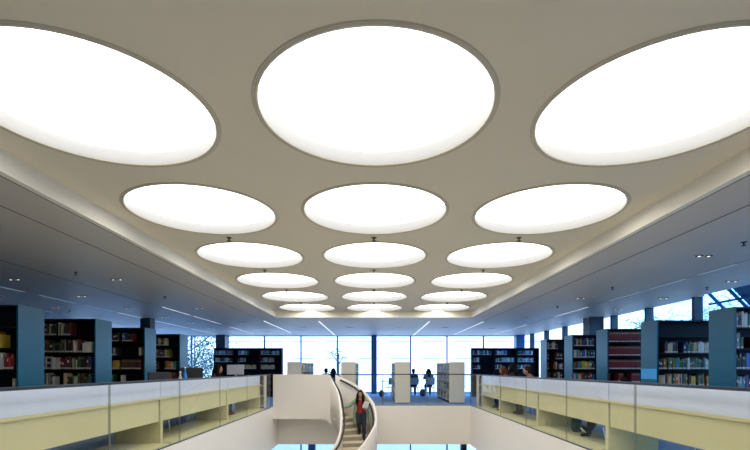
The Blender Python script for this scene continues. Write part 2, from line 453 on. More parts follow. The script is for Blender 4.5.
balustrade('long glass balustrade with dark handrail along the right side of the stairwell', (W+.05, 1.75), (W+.05, YF+.05), [2.15, 4.28, 6.43, 8.6, 10.7, 12.9])
balustrade('glass balustrade with dark handrail across the far end of the stairwell', (-1.28, YF+.05), (W+.05, YF+.05), [1.6, 3.2])

# ------------------------------------------------------------------ study desks
def desk(lab, side, y0, y1, end_a, end_b):
    e = empty('study_desk', lab, 'desk', (side*3.75, y0, 0), 0, 'built-in study desks along the balustrades')
    L = y1-y0; s = side
    b = MB(); b.box(-.01*s, .8*s, 0, L-.004, .79, .83, bev=.003); b.build('desktop', M['cream'], e)
    b = MB(); b.box(.015*s, .04*s, .03, L-.03, .41, .79); b.build('front_panel', M['cream'], e)
    b = MB(); b.box(.0*s, .03*s, .01, L-.014, .83, 1.14, bev=.003); b.build('screen', M['screen'], e)
    b = MB(); b.box(.0*s, .8*s, 0, .09, 0, .79); b.build('side_gable', M['cream'], e)
    if end_b:
        b = MB(); b.box(.0*s, .8*s, L-.09, L-.004, 0, .79); b.build('side_gable', M['cream'], e)
    b = MB(); b.box(-.15*s, .8*s, .09, L-.01, 0, .03); b.build('base_board', M['cream'], e)
    b = MB(); b.tube([(.45*s, .95, .02), (.42*s, 1.0, .25), (.5*s, 1.05, .3), (.5*s, 1.1, .65)], .008, 6); b.build('cable_tray', M['metal'], e)
ly = [4.3, 7.9, 11.5, 14.8]; ry = [4.1, 7.2, 10.3, 13.4, 15.7]
for n in range(3): desk('cream study desk with white screen behind left glass, %s from the camera' % ORD[n], -1, ly[n], ly[n+1], 1, n == 2)
for n in range(4): desk('cream study desk with white screen behind right glass, %s from the camera' % ORD[n], 1, ry[n], ry[n+1], 1, n == 3)

# ------------------------------------------------------------------ books
BCOL = {
 'black': (.012, .012, .014), 'dark brown': (.07, .035, .02), 'dark red': (.20, .012, .02), 'bright red': (.5, .03, .03), 'orange': (.55, .18, .03),
 'yellow': (.62, .45, .05), 'olive green': (.12, .15, .04), 'dark green': (.02, .12, .06), 'teal': (.03, .25, .28), 'light blue': (.2, .42, .6),
 'dark blue': (.02, .05, .2), 'blue': (.04, .14, .45), 'grey': (.25, .25, .26), 'white': (.65, .65, .62), 'cream': (.58, .50, .33), 'purple': (.13, .04, .16), 'maroon': (.11, .015, .02)}
BM = {k: mat('book_'+k.replace(' ', '_'), v, .45) for k, v in BCOL.items()}
M['pages'] = mat('pages', (.62, .57, .46), .9)
M['label'] = mat('spine_label', (.72, .70, .64), .7)
M['gilt'] = mat('gilt_band', (.55, .42, .2), .4, metal=.3)
def book_geom(mb, x, y, z, w, d, h, base=0, lab=True, band=0):
    """spine faces -y at y; material slots base (cover), 1 pages, 2 label, 3 gilt"""
    # cover: rounded spine + two boards
    c = base; r = min(.006, w*.25)
    prof = [(x, y+d), (x, y+r), (x+w*.2, y), (x+w*.8, y), (x+w, y+r), (x+w, y+d)]
    n = len(mb.v)
    for px, py in prof: mb.v.append((px, py, z))
    for px, py in prof: mb.v.append((px, py, z+h))
    for i in range(5): mb.f.append((n+i, n+i+1, n+6+i+1, n+6+i)); mb.m.append(c)
    mb.quad((x, y+.004, z+h-.004), (x+w, y+.004, z+h-.004), (x+w, y+d, z+h-.004), (x, y+d, z+h-.004), 1)
    mb.quad((x+w, y+d, z), (x, y+d, z), (x, y+d, z+h), (x+w, y+d, z+h), 1)
    e = y-.0012
    if lab: mb.quad((x+w*.12, e, z+.006), (x+w*.88, e, z+.006), (x+w*.88, e, z+.036), (x+w*.12, e, z+.036), 2)
    if band:
        for t in ((.78, .83), (.9, .92)) if band == 1 else ((.5, .7),):
            mb.quad((x+w*.15, e, z+h*t[0]), (x+w*.85, e, z+h*t[0]), (x+w*.85, e, z+h*t[1]), (x+w*.15, e, z+h*t[1]), 3 if band == 1 else 2)
book_cache = {}
def book_mesh(col, wi, hi, band):
    k = (col, wi, hi, band)
    if k not in book_cache:
        mb = MB(); book_geom(mb, 0, 0, 0, wi, .19, hi, 0, True, band)
        book_cache[k] = mb.mesh('book', [BM[col], M['pages'], M['label'], M['gilt']])
    return book_cache[k]
BOOKS = []   # dicts: x,y,z,w,h,col,band,label,group,rot
WID = (.022, .03, .038, .048); HEI = (.19, .215, .24, .262)
def fill(x0, x1, y, z, pal, where, group, dens=1.0, facing=0, hmax=3, ref='end panel', rev=False, uni=False, fac='sp', step_gap=.0015):
    """x0..x1 run of books standing at height z with spines at y (facing -y). rev: ordinals are counted from x1."""
    x = x0; L = []
    pc = random.choice(pal); 
    uw = random.choice(WID[1:]); uh = random.choice(HEI[2:])
    while x < x1-.05:
        if random.random() > dens:
            x += random.choice((.03, .12, .2)); continue
        if random.random() < .62: pc = random.choice(pal)
        w = uw if uni else random.choice(WID); h = uh if uni else random.choice(HEI[:hmax+1])
        L.append(dict(x=x, y=y+random.choice((0, 0, .004, .01)), z=z, w=w, h=h, col=pc, band=random.choice((0, 0, 1, 1, 2)) if not uni else 1, facing=facing))
        x += w+step_gap
    n = len(L)
    for i, q in enumerate(L):
        k = n-1-i if rev else i
        q['label'] = '%s %s book, %s from the %s, %s' % ('thick' if q['w'] > .035 else 'slim', q['col'], ORD[k], ref, where)
        q['group'] = group
    BOOKS.extend(L)

SHZ = [.32, .655, .99, 1.325, 1.66, 2.0]     # shelf surfaces
SHN = ['lowest shelf', 'second-lowest shelf', 'third-lowest shelf', 'rail-level shelf', 'eye-level shelf', 'top shelf']
def bookcase(name, lab, xa, xb, yn, depth, top, body, panelmat, panel_side, group, patch=False, bays=1, shz=SHZ, both=False):
    """near face at yn; panel_side -1: blue end panel at the xa end"""
    e = empty(name, lab, 'bookcase', ((xa+xb)/2, yn+depth/2, 0), 0, group)
    cx, cy = (xa+xb)/2, yn+depth/2
    X0, X1, Y0, Y1 = xa-cx, xb-cx, yn-cy, yn+depth-cy
    b = MB(); b.box(X0+.03, X1-.03, Y0+.26, Y0+.29, .08, top-.03); b.build('back_panel', body, e)
    b = MB(); b.box(X0+.03, X1-.03, Y0, Y1, top-.03, top); b.build('top_panel', body, e)
    b = MB(); b.box(X0+.03, X1-.03, Y0+.02, Y1-.02, 0, .08); b.build('plinth', body, e)
    for s, xx in ((-1, X0), (1, X1-.03)):
        isp = (panel_side == 2) or (s == panel_side)
        b = MB()
        b.box(xx, xx+.03, Y0-.0, Y1, 0, top+(.005 if isp else 0), 0, bev=.003)
        p = b.build('end_panel', panelmat if isp else body, e)
        if isp and patch:
            b = MB(); xo = xx-.004 if s < 0 else xx+.03
            b.box(xo, xo+.004, Y0+.01, Y1-.01, 1.12, 1.335); q = b.build('blue_section', M['bright'], p)  # brighter blue section across the end panel
    for i in range(1, bays):
        xx = X0+(X1-X0)*i/bays
        b = MB(); b.box(xx-.012, xx+.012, Y0, Y0+.26, .08, top-.03); b.build('divider', body, e)
    for z in shz:
        b = MB(); b.box(X0+.03, X1-.03, Y0+.005, Y0+.26, z-.022, z); b.build('shelf', body, e)
    return e
# right side bookcases
mixed = ['black', 'dark brown', 'orange', 'yellow', 'dark green', 'dark blue', 'white', 'cream', 'olive green', 'dark red', 'teal', 'maroon']
cool = ['black', 'dark blue', 'blue', 'light blue', 'teal', 'white', 'grey', 'black', 'dark green', 'purple']
dark = ['black', 'dark brown', 'maroon', 'dark green', 'cream', 'black', 'dark blue', 'dark brown']
RY = [7.24, 9.22, 11.18, 13.16, 15.12]
for k, y in enumerate(RY):
    e = bookcase('bookcase', 'black bookcase with blue end panel on the right, %s from the camera%s' % (ORD[k], ', all dark red' if k == 2 else ''),
                 5.8, 7.7 if k != 4 else 7.4, y, .56, 2.33, M['black'], M['teal'], -1, 'bookcases along the right windows', patch=(k == 1))
    cn = '%s right bookcase' % ORD[k]
    for si in (2, 3, 4, 5):
        if si == 5 and k == 1: continue
        xe = [6.16, 6.95, 6.68, 6.5, 6.38][k]
        pal = mixed; uni = False; dens = .97
        if k == 0: pal = cool+['dark green', 'black']
        if k == 2: pal = ['dark red']; uni = True; dens = 1
        if k == 3 and si == 4: pal = cool+['black', 'dark red']
        if k == 4: pal = dark+['yellow', 'white', 'dark red', 'orange']; dens = .8
        if si == 2: dens *= .9
        fill(5.86, xe, y+.03, SHZ[si], pal, '%s of %s' % (SHN[si], cn), 'books in the %s' % cn, dens, uni=uni, hmax=3 if k in (0, 2) else 2)
LY = [7.02, 8.97, 10.9, 12.87]
for k, y in enumerate(LY):
    bookcase('bookcase', 'black bookcase with blue end panel on the left, %s from the camera' % ORD[k],
             -8.0 if k else -8.3, -5.55, y, .56, 2.33, M['black'], M['teal'], 1, 'bookcases in the left aisle')
    cn = '%s left bookcase' % ORD[k]
    xs = [-6.0, -6.72, -6.42, -6.3][k]
    for si in (2, 3, 4, 5):
        w = '%s of %s' % (SHN[si], cn); g = 'books in the %s' % cn; a = (y+.03, SHZ[si])
        if k == 0:
            if si == 5: continue
            pal = ['yellow', 'orange', 'cream'] if si == 4 else ['bright red', 'dark red', 'white'] if si == 3 else ['cream', 'white', 'dark brown']
            fill(xs, -5.62, *a, pal, w, g, .92 if si > 2 else .6, rev=True)
        elif k == 1:
            if si == 5: fill(xs, -6.02, *a, dark+['dark red', 'cream', 'cream'], w, g, .95, rev=True, ref='near end')
            else: fill(xs, -5.62, *a, dark+['cream', 'white', 'dark red', 'grey'], w, g, .98, rev=True)
        elif k == 2:
            if si == 5:
                fill(xs, -6.18, *a, ['dark brown', 'maroon', 'black', 'cream'], w, g+' far group', 1, rev=True, ref='far-left gap', hmax=1)
                fill(-6.12, -5.82, *a, ['dark blue', 'blue', 'black', 'dark red'], w, g, 1, rev=True, hmax=1)
            elif si == 4:
                fill(xs, -6.2, *a, ['white', 'grey', 'black'], w, g+' far group', .9, rev=True, ref='far-left gap', hmax=0)
                fill(-5.72, -5.62, *a, ['white', 'cream'], w, g, .9, rev=True, hmax=0)
            elif si == 3:
                fill(xs, -6.15, *a, ['cream', 'yellow', 'dark red', 'yellow'], w, g+' far group', 1, rev=True, ref='far-left gap', hmax=1)
                fill(-6.14, -5.65, *a, ['dark brown', 'black', 'dark brown', 'maroon'], w, g, 1, rev=True, uni=True)
            else: fill(xs, -6.05, *a, ['white', 'cream', 'dark green'], w, g, .8, rev=True, hmax=1)
        else:
            if si == 5: fill(xs, -5.95, *a, ['orange', 'cream', 'dark brown', 'dark blue'], w, g, 1, rev=True, ref='near end', hmax=1)
            elif si == 4: fill(xs, -5.8, *a, ['olive green', 'cream', 'purple', 'olive green', 'yellow'], w, g, 1, rev=True, ref='near end', hmax=2)
            else: fill(xs, -5.64, *a, mixed, w, g, .9, rev=True, hmax=2)

# far dark bookcases
yb = 21.4
for side in (-1, 1):
    x0, x1 = (-7.62, -4.38) if side < 0 else (4.66, 7.86)
    sn = 'left' if side < 0 else 'right'
    bw = (x1-x0)/3
    for k in range(3):
        bookcase('bookcase', 'dark navy bookcase facing the stairwell, %s from the left of the %s three' % (ORD[k], sn), x0+bw*k, x0+bw*(k+1)-.004, yb, .33, 2.33,
                 M['navy'], M['navy'], 2, 'far navy bookcases', shz=[.32, .655, .99, 1.325, 1.66, 2.0][::1])
        for si in (2, 3, 4, 5):
            a0 = x0+bw*k+.06; a1 = x0+bw*(k+1)-.07
            spec = {(-1, 0): ((0, .9), (0, .9), (0, .0), (0, 0)), (-1, 1): ((.0, .55), (0, .4), (0, .9), (0, 0)), (-1, 2): ((0, .95), (0, .7), (0, .7), (0, 0)),
                    (1, 0): ((0, .95), (0, .35), (0, .4), (0, 0)), (1, 1): ((0, .6), (0, 1), (0, .4), (0, 0)), (1, 2): ((0, .8), (0, .85), (0, .65), (0, 0))}[(side, k)][5-si]
            pal = cool+['light blue', 'white', 'teal', 'grey']
            if side < 0 and si < 5: pal = ['grey', 'cream', 'dark brown', 'teal', 'white'] if si == 4 else ['cream', 'yellow', 'cream']
            if spec[1] > 0: fill(a0, a0+(a1-a0)*spec[1], yb+.03, SHZ[si], pal, 'far %s' % sn, 'far books', 1, hmax=1)

# white low bookshelves, spines to the sides
def low_unit(lab, xa, xb, y0, y1, sides):
    e = empty('low_bookshelf', lab, 'bookcase', ((xa+xb)/2, y0, 0), 0, 'white bookshelves beyond the stairwell')
    hw = (xb-xa)/2; L = y1-y0; T = 1.6
    b = MB(); b.box(-hw, hw, 0, .03, 0.03, T, bev=.006); b.build('end_panel', M['unit'], e)
    b = MB(); b.box(-hw, hw, L-.03, L, 0.03, T, bev=.006); b.build('end_panel', M['unit'], e)
    b = MB(); b.box(-.012, .012, .03, L-.03, .1, T); b.build('back_panel', M['unit'], e)
    b = MB(); b.box(-hw+.03, hw-.03, .02, L-.02, 0, .1); b.build('plinth', M['navy'], e)
    for s in (-1, 1):
        for z in (.12, .5, .87, 1.24):
            b = MB(); b.box(s*.012, s*(hw-.01), .03, L-.03, z-.02, z, bev=0); b.build('shelf', M['unit'], e)
    for q in range(1, 4):
        b = MB(); b.box(-hw+.02, hw-.02, L*q/4-.012, L*q/4+.012, .1, T-.02); b.build('divider', M['unit'], e)
    for s in sides:
        for z in (.12, .5, .87, 1.24):
            for q in range(4):
                yy = y0+L*q/4+.04; ye = yy+L/4-.1-random.choice((0, .1, .3))
                while yy < ye:
                    w = random.choice(WID)
                    BOOKS.append(dict(x=(xa+xb)/2+s*(hw-.02), y=yy, z=z, w=w, h=random.choice(HEI), col=random.choice(['white', 'black', 'light blue', 'dark blue', 'blue', 'black', 'cream', 'yellow', 'dark green', 'dark blue', 'olive green']), band=0, side=s, label='', group=''))
                    yy += w+.002
low_unit('white bookshelf partly hidden behind the white stair landing, far left', -3.35, -2.79, 17.35, 20.8, (1,))
low_unit('white bookshelf end just left of the centre column', -1.27, -.71, 17.35, 20.8, (1,))
low_unit('white bookshelf just right of the centre column', .81, 1.39, 17.35, 20.8, (-1,))
low_unit('white bookshelf farthest right, books showing on both its sides', 2.9, 3.5, 17.35, 20.8, (-1, 1))

for s_, yy in ((-1, 15.23), (1, 15.98)):
    for z_ in (.775, .425): fill(s_*4.0-.25, s_*4.0+.2, yy, z_, ['cream', 'grey', 'dark brown', 'olive green', 'white'], 'x', 'x', 1, hmax=2)
# place books: nearest 300 as things, the rest one mass
def bdist(q): return q['y']/(q['h']*q['w'])**.25 if not q.get('side') else q['y']*5
BOOKS.sort(key=lambda q: (1 if q.get('side') else 0, q['y']))
def hidden(q):  # books below the rail line seen from the camera
    return False
IND = 300; mass = MB(); cols = list(BCOL); nb = 0
mats_mass = [None]*(4+len(cols))
for n, q in enumerate(BOOKS):
    if nb < IND and not q.get('side') and not q['z'] < 0.9:
        o = bpy.data.objects.new('book', book_mesh(q['col'], q['w'], q['h'], q['band'])); COL.objects.link(o)
        o.location = (q['x'], q['y'], q['z']); nb += 1
        tag(o, q['label'], 'book', q['group'])
    elif q.get('side'):
        s = q['side']; n0 = len(mass.v); ci = 4+cols.index(q['col'])
        tmp = MB(); book_geom(tmp, 0, 0, 0, q['w'], .19, q['h'], 0, True, q['band'])
        for (vx, vy, vz) in tmp.v: mass.v.append((q['x']-s*vy, q['y']+vx, q['z']+vz))
        for f, m in zip(tmp.f, tmp.m): mass.f.append(tuple(n0+i for i in f)); mass.m.append(ci if m == 0 else m)
    else:
        ci = 4+cols.index(q['col']); t = MB()
        book_geom(mass, q['x'], q['y'], q['z'], q['w'], .19, q['h'], ci, True, q['band'])
o = mass.build('books', [M['pages'], M['pages'], M['label'], M['gilt']]+[BM[c] for c in cols])
tag(o, 'books on the farther bookcases and the white low bookshelves', 'books', kind='stuff')

# ------------------------------------------------------------------ stair
A_in = [(-1.55, 15.43, 1.12), (-1.27, 15.15, .60), (-1.14, 14.75, .12), (-1.07, 14.3, -.29), (-1.10, 13.9, -.68), (-1.26, 13.5, -1.04), (-1.7, 13.3, -1.45), (-2.15, 13.5, -1.88), (-2.42, 13.95, -2.32), (-2.48, 14.5, -2.75), (-2.35, 15.0, -3.1)]
A_out = [(-1.36, 16.14, 1.12), (-.56, 15.85, .74), (-.03, 15.15, .24), (.10, 14.2, -.22), (-.04, 13.6, -.55), (-.42, 12.95, -.97), (-1.2, 12.5, -1.45), (-2.1, 12.5, -1.95), (-3.0, 13.0, -2.4), (-3.3, 14.0, -2.8), (-3.3, 15.0, -3.1)]
def crom(P, sub=10):
    P = [Vector(p) for p in P]; out = []
    for i in range(len(P)-1):
        p0 = P[max(i-1, 0)]; p1 = P[i]; p2 = P[i+1]; p3 = P[min(i+2, len(P)-1)]
        for k in range(sub):
            t = k/sub
            out.append(.5*((2*p1)+(p2-p0)*t+(2*p0-5*p1+4*p2-p3)*t*t+(3*p1-p0-3*p2+p3)*t*t*t))
    out.append(P[-1]); return out
CI, CO = crom(A_in), crom(A_out)
st = empty('spiral_stair', 'white curved staircase with black handrails descending from the landing', 'staircase', (0, 0, 0))
def flr(i): return (CI[i].z+CO[i].z)/2-1.08
def sweepwall(C, other, name, off):
    b = MB(); rings = []
    for i, p in enumerate(C):
        t = C[min(i+1, len(C)-1)]-C[max(i-1, 0)]; t.z = 0; t.normalize(); n = Vector((-t.y, t.x, 0))
        if n.dot(other[i]-p) < 0: n = -n
        zb = flr(i)-.32
        a = p; c = p+n*.07
        rings.append([(a.x, a.y, zb), (a.x, a.y, p.z-.012), (a.x+n.x*.012, a.y+n.y*.012, p.z), (c.x-n.x*.012, c.y-n.y*.012, p.z), (c.x, c.y, p.z-.012), (c.x, c.y, zb)])
    n0 = 0
    for r in rings: b.v += r
    for i in range(len(rings)-1):
        for k in range(6):
            b.f.append((i*6+k, i*6+(k+1) % 6, (i+1)*6+(k+1) % 6, (i+1)*6+k)); b.m.append(0)
    b.f.append(tuple(range(6))); b.m.append(0); b.f.append(tuple((len(rings)-1)*6+k for k in range(6))); b.m.append(0)
    b.build(name, M['white'], st, True)
    for f in st.children[-1].data.polygons: pass
    b = MB(); pts = []
    for i, p in enumerate(C):
        t = C[min(i+1, len(C)-1)]-C[max(i-1, 0)]; t.z = 0; t.normalize(); n = Vector((-t.y, t.x, 0))
        if n.dot(other[i]-p) < 0: n = -n
        q = p+n*.125; pts.append((q.x, q.y, p.z-off))
    b.tube(pts[3:], .032, 8); h = b.build('handrail', M['black_rail'], st, True); h['label'] = 'black handrail'
sweepwall(CI, CO, 'inner_parapet', .06); sweepwall(CO, CI, 'outer_parapet', .10)
nst = 23; N = len(CI)-1
def samp(C, s):
    s = max(0, min(N, s)); i = min(int(s), N-1); return C[i].lerp(C[i+1], s-i)
zs = [flr(i) for i in range(N+1)]
def s_at(z):
    for i in range(N):
        if zs[i] >= z >= zs[i+1]: return i+(zs[i]-z)/(zs[i]-zs[i+1]+1e-9)
    return N
hr = (0-Z2)/(nst+1)
for k in range(nst):
    zt = -hr*(k+1); s0 = s_at(zt+hr*.98 if k else .02) if k else 0.0; s1 = s_at(zt) if k < nst-1 else N
    if k == nst-1: s0 = s_at(zt+hr)
    a0, a1, b0, b1 = samp(CI, s0), samp(CI, s1), samp(CO, s0), samp(CO, s1)
    ov = .02
    def P(v, z): return (v.x, v.y, z)
    b = MB()
    T = [P(a0, zt), P(b0, zt), P(b1, zt), P(a1, zt)]; B = [P(a0, zt-.05), P(b0, zt-.05), P(b1, zt-.05), P(a1, zt-.05)]
    b.face(T, 0); b.face(B[::-1], 0)
    for i in range(4): b.quad(T[i], B[i], B[(i+1) % 4], T[(i+1) % 4], 0)
    Z = zt-hr
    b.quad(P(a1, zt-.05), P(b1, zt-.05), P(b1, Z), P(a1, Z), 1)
    o = b.build('step', [M['tread'], M['riser_shade']], st)
# soffit
b = MB()
for i in range(N):
    b.quad((CI[i].x, CI[i].y, flr(i)-.30), (CI[i+1].x, CI[i+1].y, flr(i+1)-.30), (CO[i+1].x, CO[i+1].y, flr(i+1)-.30), (CO[i].x, CO[i].y, flr(i)-.30))
b.build('soffit', M['white'], st)
# landing
b = MB(); b.box(-W, -1.5, 15.42, YF, -.12, 0.0); b.face([(-1.5, 15.46, 0), (-1.5, YF, 0), (-1.2, YF, 0), (-1.3, 15.9, 0)]); b.build('landing_slab', M['tread'], st)
b = MB()
T = .06
pr = [(-W, -.38), (-1.65, -.38), (-1.44, -.60), (-1.44, .98), (-1.52, 1.10), (-1.58, 1.145), (-W, 1.145)]
f0 = [(x, 15.38, z) for x, z in pr]; f1 = [(x, 15.38+T, z) for x, z in pr]
b.face(f0); b.face(f1[::-1])
for i in range(len(pr)): b.quad(f0[(i+1) % len(pr)], f0[i], f1[i], f1[(i+1) % len(pr)])
b.box(-W, -1.72, 15.44, YF, -.38, -.12); b.build('landing_parapet', M['white'], st)

# ------------------------------------------------------------------ people
def capsule_chain(mb, pts, rr): 
    mb.tube(pts, rr, 10)
    for p, r in zip(pts, rr): mb.ball(p, r*1.0, 10)
def remesh(mb, name, mats, vox, parent, smooth_it=3):
    me = mb.mesh(name+'_tmp', mats); o = bpy.data.objects.new(name+'_tmp', me); COL.objects.link(o)
    m = o.modifiers.new('r', 'REMESH'); m.mode = 'VOXEL'; m.voxel_size = vox
    s = o.modifiers.new('s', 'SMOOTH'); s.iterations = smooth_it; s.factor = .5
    dg = bpy.context.evaluated_depsgraph_get(); dg.update()
    res = bpy.data.meshes.new_from_object(o.evaluated_get(dg)); res.name = name
    bpy.data.objects.remove(o); bpy.data.meshes.remove(me)
    res.polygons.foreach_set('use_smooth', [True]*len(res.polygons))
    if not res.materials: res.materials.append(mats)
    return res
def lerp(a, b, t): return tuple(a[i]+(b[i]-a[i])*t for i in range(3))
def person(lab, loc, yaw, J, top, legs, hair, vox=.013, long_hair=True, shirt=None, group=None, cardigan=False, sole=False):
    """J: joints in local space, the person faces -Y locally"""
    e = empty('person', lab, 'person', loc, yaw, group)
    hd = Vector(J['head']); nk = Vector(J['neck'])
    body = MB()
    # head
    body.ball(hd+Vector((0, 0, .02)), (.075, .092, .105), 16)
    body.ball(hd+Vector((0, -.022, -.05)), (.056, .064, .062), 12)
    body.tube([hd+Vector((0, -.085, .02)), hd+Vector((0, -.112, -.018)), hd+Vector((0, -.09, -.03))], [.009, .016, .012], 8)
    for s in (-1, 1):
        body.ball(hd+Vector((s*.077, .01, 0)), (.012, .02, .032), 8)
    capsule_chain(body, [tuple(hd+Vector((0, .01, -.06))), J['neck']], [.055, .058])
    ch, pe = J['chest'], J['pelvis']
    body.ball(ch, (.165, .105, .16), 14); body.ball(pe, (.165, .115, .13), 14)
    body.ball(lerp(ch, pe, .5), (.135, .095, .15), 14)
    capsule_chain(body, [J['neck'], ch], [.06, .09])
    for s in 'LR':
        capsule_chain(body, [J['sh'+s], J['el'+s], J['wr'+s]], [.055, .043, .028])
        body.tube([J['neck'], J['sh'+s]], [.05, .055], 10)
        capsule_chain(body, [J['hip'+s], J['kn'+s], J['an'+s]], [.088, .058, .04])
        fd = Vector(J['toe'+s])-Vector(J['an'+s])
    bm_ = remesh(body, 'body', M['skin'], vox, e)
    # fingers + palm joined after remesh
    add = MB()
    for s in 'LR':
        w = Vector(J['wr'+s]); d = (w-Vector(J['el'+s])).normalized()
        if ('hand'+s) in J: d = Vector(J['hand'+s]).normalized()
        side = d.cross(Vector((0, 1, 0)));
        if side.length < .2: side = d.cross(Vector((1, 0, 0)))
        side.normalize(); curl = side.cross(d).normalized()
        pc = w+d*.05
        add.tube([tuple(w-d*.02), tuple(w+d*.02), tuple(w+d*.06), tuple(w+d*.09)], [.026, .034, .04, .034], 10)
        for k in range(4):
            o_ = (k-1.5)*.018; ln = (.058, .072, .068, .052)[k]
            a = w+d*.085+side*o_
            add.tube([tuple(a), tuple(a+d*ln*.45+curl*.008), tuple(a+d*ln*.75+curl*.026), tuple(a+d*ln*.8+curl*.045)], [.0095, .009, .008, .006], 6)
        a = w+d*.03+side*.03
        add.tube([tuple(a), tuple(a+side*.028+d*.025), tuple(a+side*.03+d*.05+curl*.02)], [.012, .011, .008], 6)
    fo = add.mesh('f', M['skin'], True)
    bmm = bmesh.new(); bmm.from_mesh(bm_); bmm.from_mesh(fo); bmm.to_mesh(bm_); bmm.free()
    bm_.polygons.foreach_set('use_smooth', [True]*len(bm_.polygons))
    bo = bpy.data.objects.new('body', bm_); COL.objects.link(bo); bo.parent = e
    # face
    b = MB()
    for s in (-1, 1):
        b.ball(hd+Vector((s*.03, -.082, .02)), (.012, .008, .007), 8)
    b.build('eyes', M['eye'], bo, True)
    b = MB(); b.ball(hd+Vector((0, -.085, -.058)), (.022, .008, .007), 8); b.build('mouth', M['lips'], bo, True)
    # clothes
    c = MB(); g = .016
    c.ball(ch, (.165+g, .105+g, .165+g), 14); c.ball(lerp(ch, pe, .5), (.14+g, .10+g, .16), 14); c.ball(lerp(ch, pe, .85), (.165+g, .115+g, .1), 14)
    if not cardigan:
        for s in 'LR':
            capsule_chain(c, [J['sh'+s], J['el'+s], lerp(J['el'+s], J['wr'+s], .9)], [.055+g, .043+g, .03+g])
            c.tube([lerp(J['neck'], J['sh'+s], .35), J['sh'+s]], [.05+g, .055+g], 10)
    else:
        for s in 'LR': c.tube([lerp(J['neck'], J['sh'+s], .45), J['sh'+s]], [.045+g, .05+g], 10)
    o = bpy.data.objects.new('top', remesh(c, 'top', shirt or top, vox, e)); COL.objects.link(o); o.parent = e
    if cardigan:
        c = MB()
        for s, sx in (('L', 1), ('R', -1)):
            capsule_chain(c, [J['sh'+s], J['el'+s], lerp(J['el'+s], J['wr'+s], .92)], [.068, .058, .048])
            c.tube([lerp(J['neck'], J['sh'+s], .4), J['sh'+s]], [.064, .07], 10)
            x = J['sh'+s][0]; sg = 1 if x > 0 else -1
            # open front panels hanging beside the torso
            c.tube([(x*.8, ch[1]+.03, ch[2]+.1), (sg*.155, ch[1]+.035, lerp(ch, pe, .5)[2]), (sg*.185, pe[1]+.04, pe[2]), (sg*.2, pe[1]+.05, pe[2]-.38)], [.08, .085, .085, .075], 10)
        c.tube([(0, ch[1]+.075, ch[2]+.13), (0, ch[1]+.075, lerp(ch, pe, .5)[2]), (0, pe[1]+.1, pe[2]), (0, pe[1]+.11, pe[2]-.38)], [.07, .08, .09, .08], 10)
        o = bpy.data.objects.new('cardigan', remesh(c, 'cardigan', top, vox, e)); COL.objects.link(o); o.parent = e; o['label'] = 'open pale green cardigan'
    c = MB()
    c.ball(pe, (.165+g, .115+g, .125+g), 14)
    for s in 'LR':
        capsule_chain(c, [J['hip'+s], J['kn'+s], lerp(J['kn'+s], J['an'+s], .93)], [.09+g, .06+g, .042+g])
    o = bpy.data.objects.new('trousers', remesh(c, 'trousers', legs, vox, e)); COL.objects.link(o); o.parent = e
    for s in 'LR':
        a, t = Vector(J['an'+s]), Vector(J['toe'+s]); c = MB()
        d = (t-a); d.z = 0; d.normalize()
        p0 = a-d*.05+Vector((0, 0, -.035)); 
        c.tube([tuple(p0), tuple(a+Vector((0, 0, -.03))), tuple(lerp(a, t, .6)), tuple(t)], [.03, .045, .04, .028], 10)
        sh = c.build('shoe', M['chaird'], e, True)
        if sole:
            c = MB(); dn = (t-a).normalized().cross(Vector((1, 0, 0))); dn = dn if dn.z < 0 else -dn
            c.tube([tuple(p0+dn*.03), tuple(lerp(a, t, .5)+dn*.035) if False else tuple(Vector(lerp(a, t, .5))+dn*.04), tuple(t+dn*.02)], [.022, .026, .02], 8); c.build('sole', M['paper'], sh, True)
    # hair
    h = MB()
    h.ball(hd+Vector((0, .022, .045)), (.095, .105, .10), 16)
    h.ball(hd+Vector((0, .045, -.0)), (.092, .08, .115) if long_hair else (.085, .075, .10), 14)
    if long_hair:
        for sx in (-1, 1):
            h.tube([hd+Vector((sx*.07, .0, .04)), hd+Vector((sx*.092, .0, -.06)), hd+Vector((sx*.10, -.03, -.19)), hd+Vector((sx*.10, -.05, -.32))], [.045, .052, .055, .035], 10)
        h.tube([hd+Vector((0, .07, .02)), hd+Vector((0, .09, -.12)), hd+Vector((0, .11, -.28))], [.08, .09, .06], 10)
    o = bpy.data.objects.new('hair', remesh(h, 'hair', hair, vox, e)); COL.objects.link(o); o.parent = e
    return e
hk = mat('hair_black', (.010, .008, .007), .8, spec=.1); hb = mat('hair_brown', (.05, .02, .012), .8, spec=.1); hr_ = mat('hair_auburn', (.16, .055, .025), .8, spec=.1)
jeans = mat('jeans_dark', (.02, .025, .045), .8); green = mat('cardigan_green', (.23, .34, .22), .8); redt = mat('red_top', (.26, .01, .015), .7)
navyc = mat('coat_navy', (.02, .04, .10), .8); darkc = mat('top_black', (.012, .012, .016), .8); greyc = mat('top_grey', (.25, .27, .3), .8)
brownc = mat('top_brown', (.22, .08, .04), .8); bluec = mat('top_blue', (.05, .13, .3), .8)

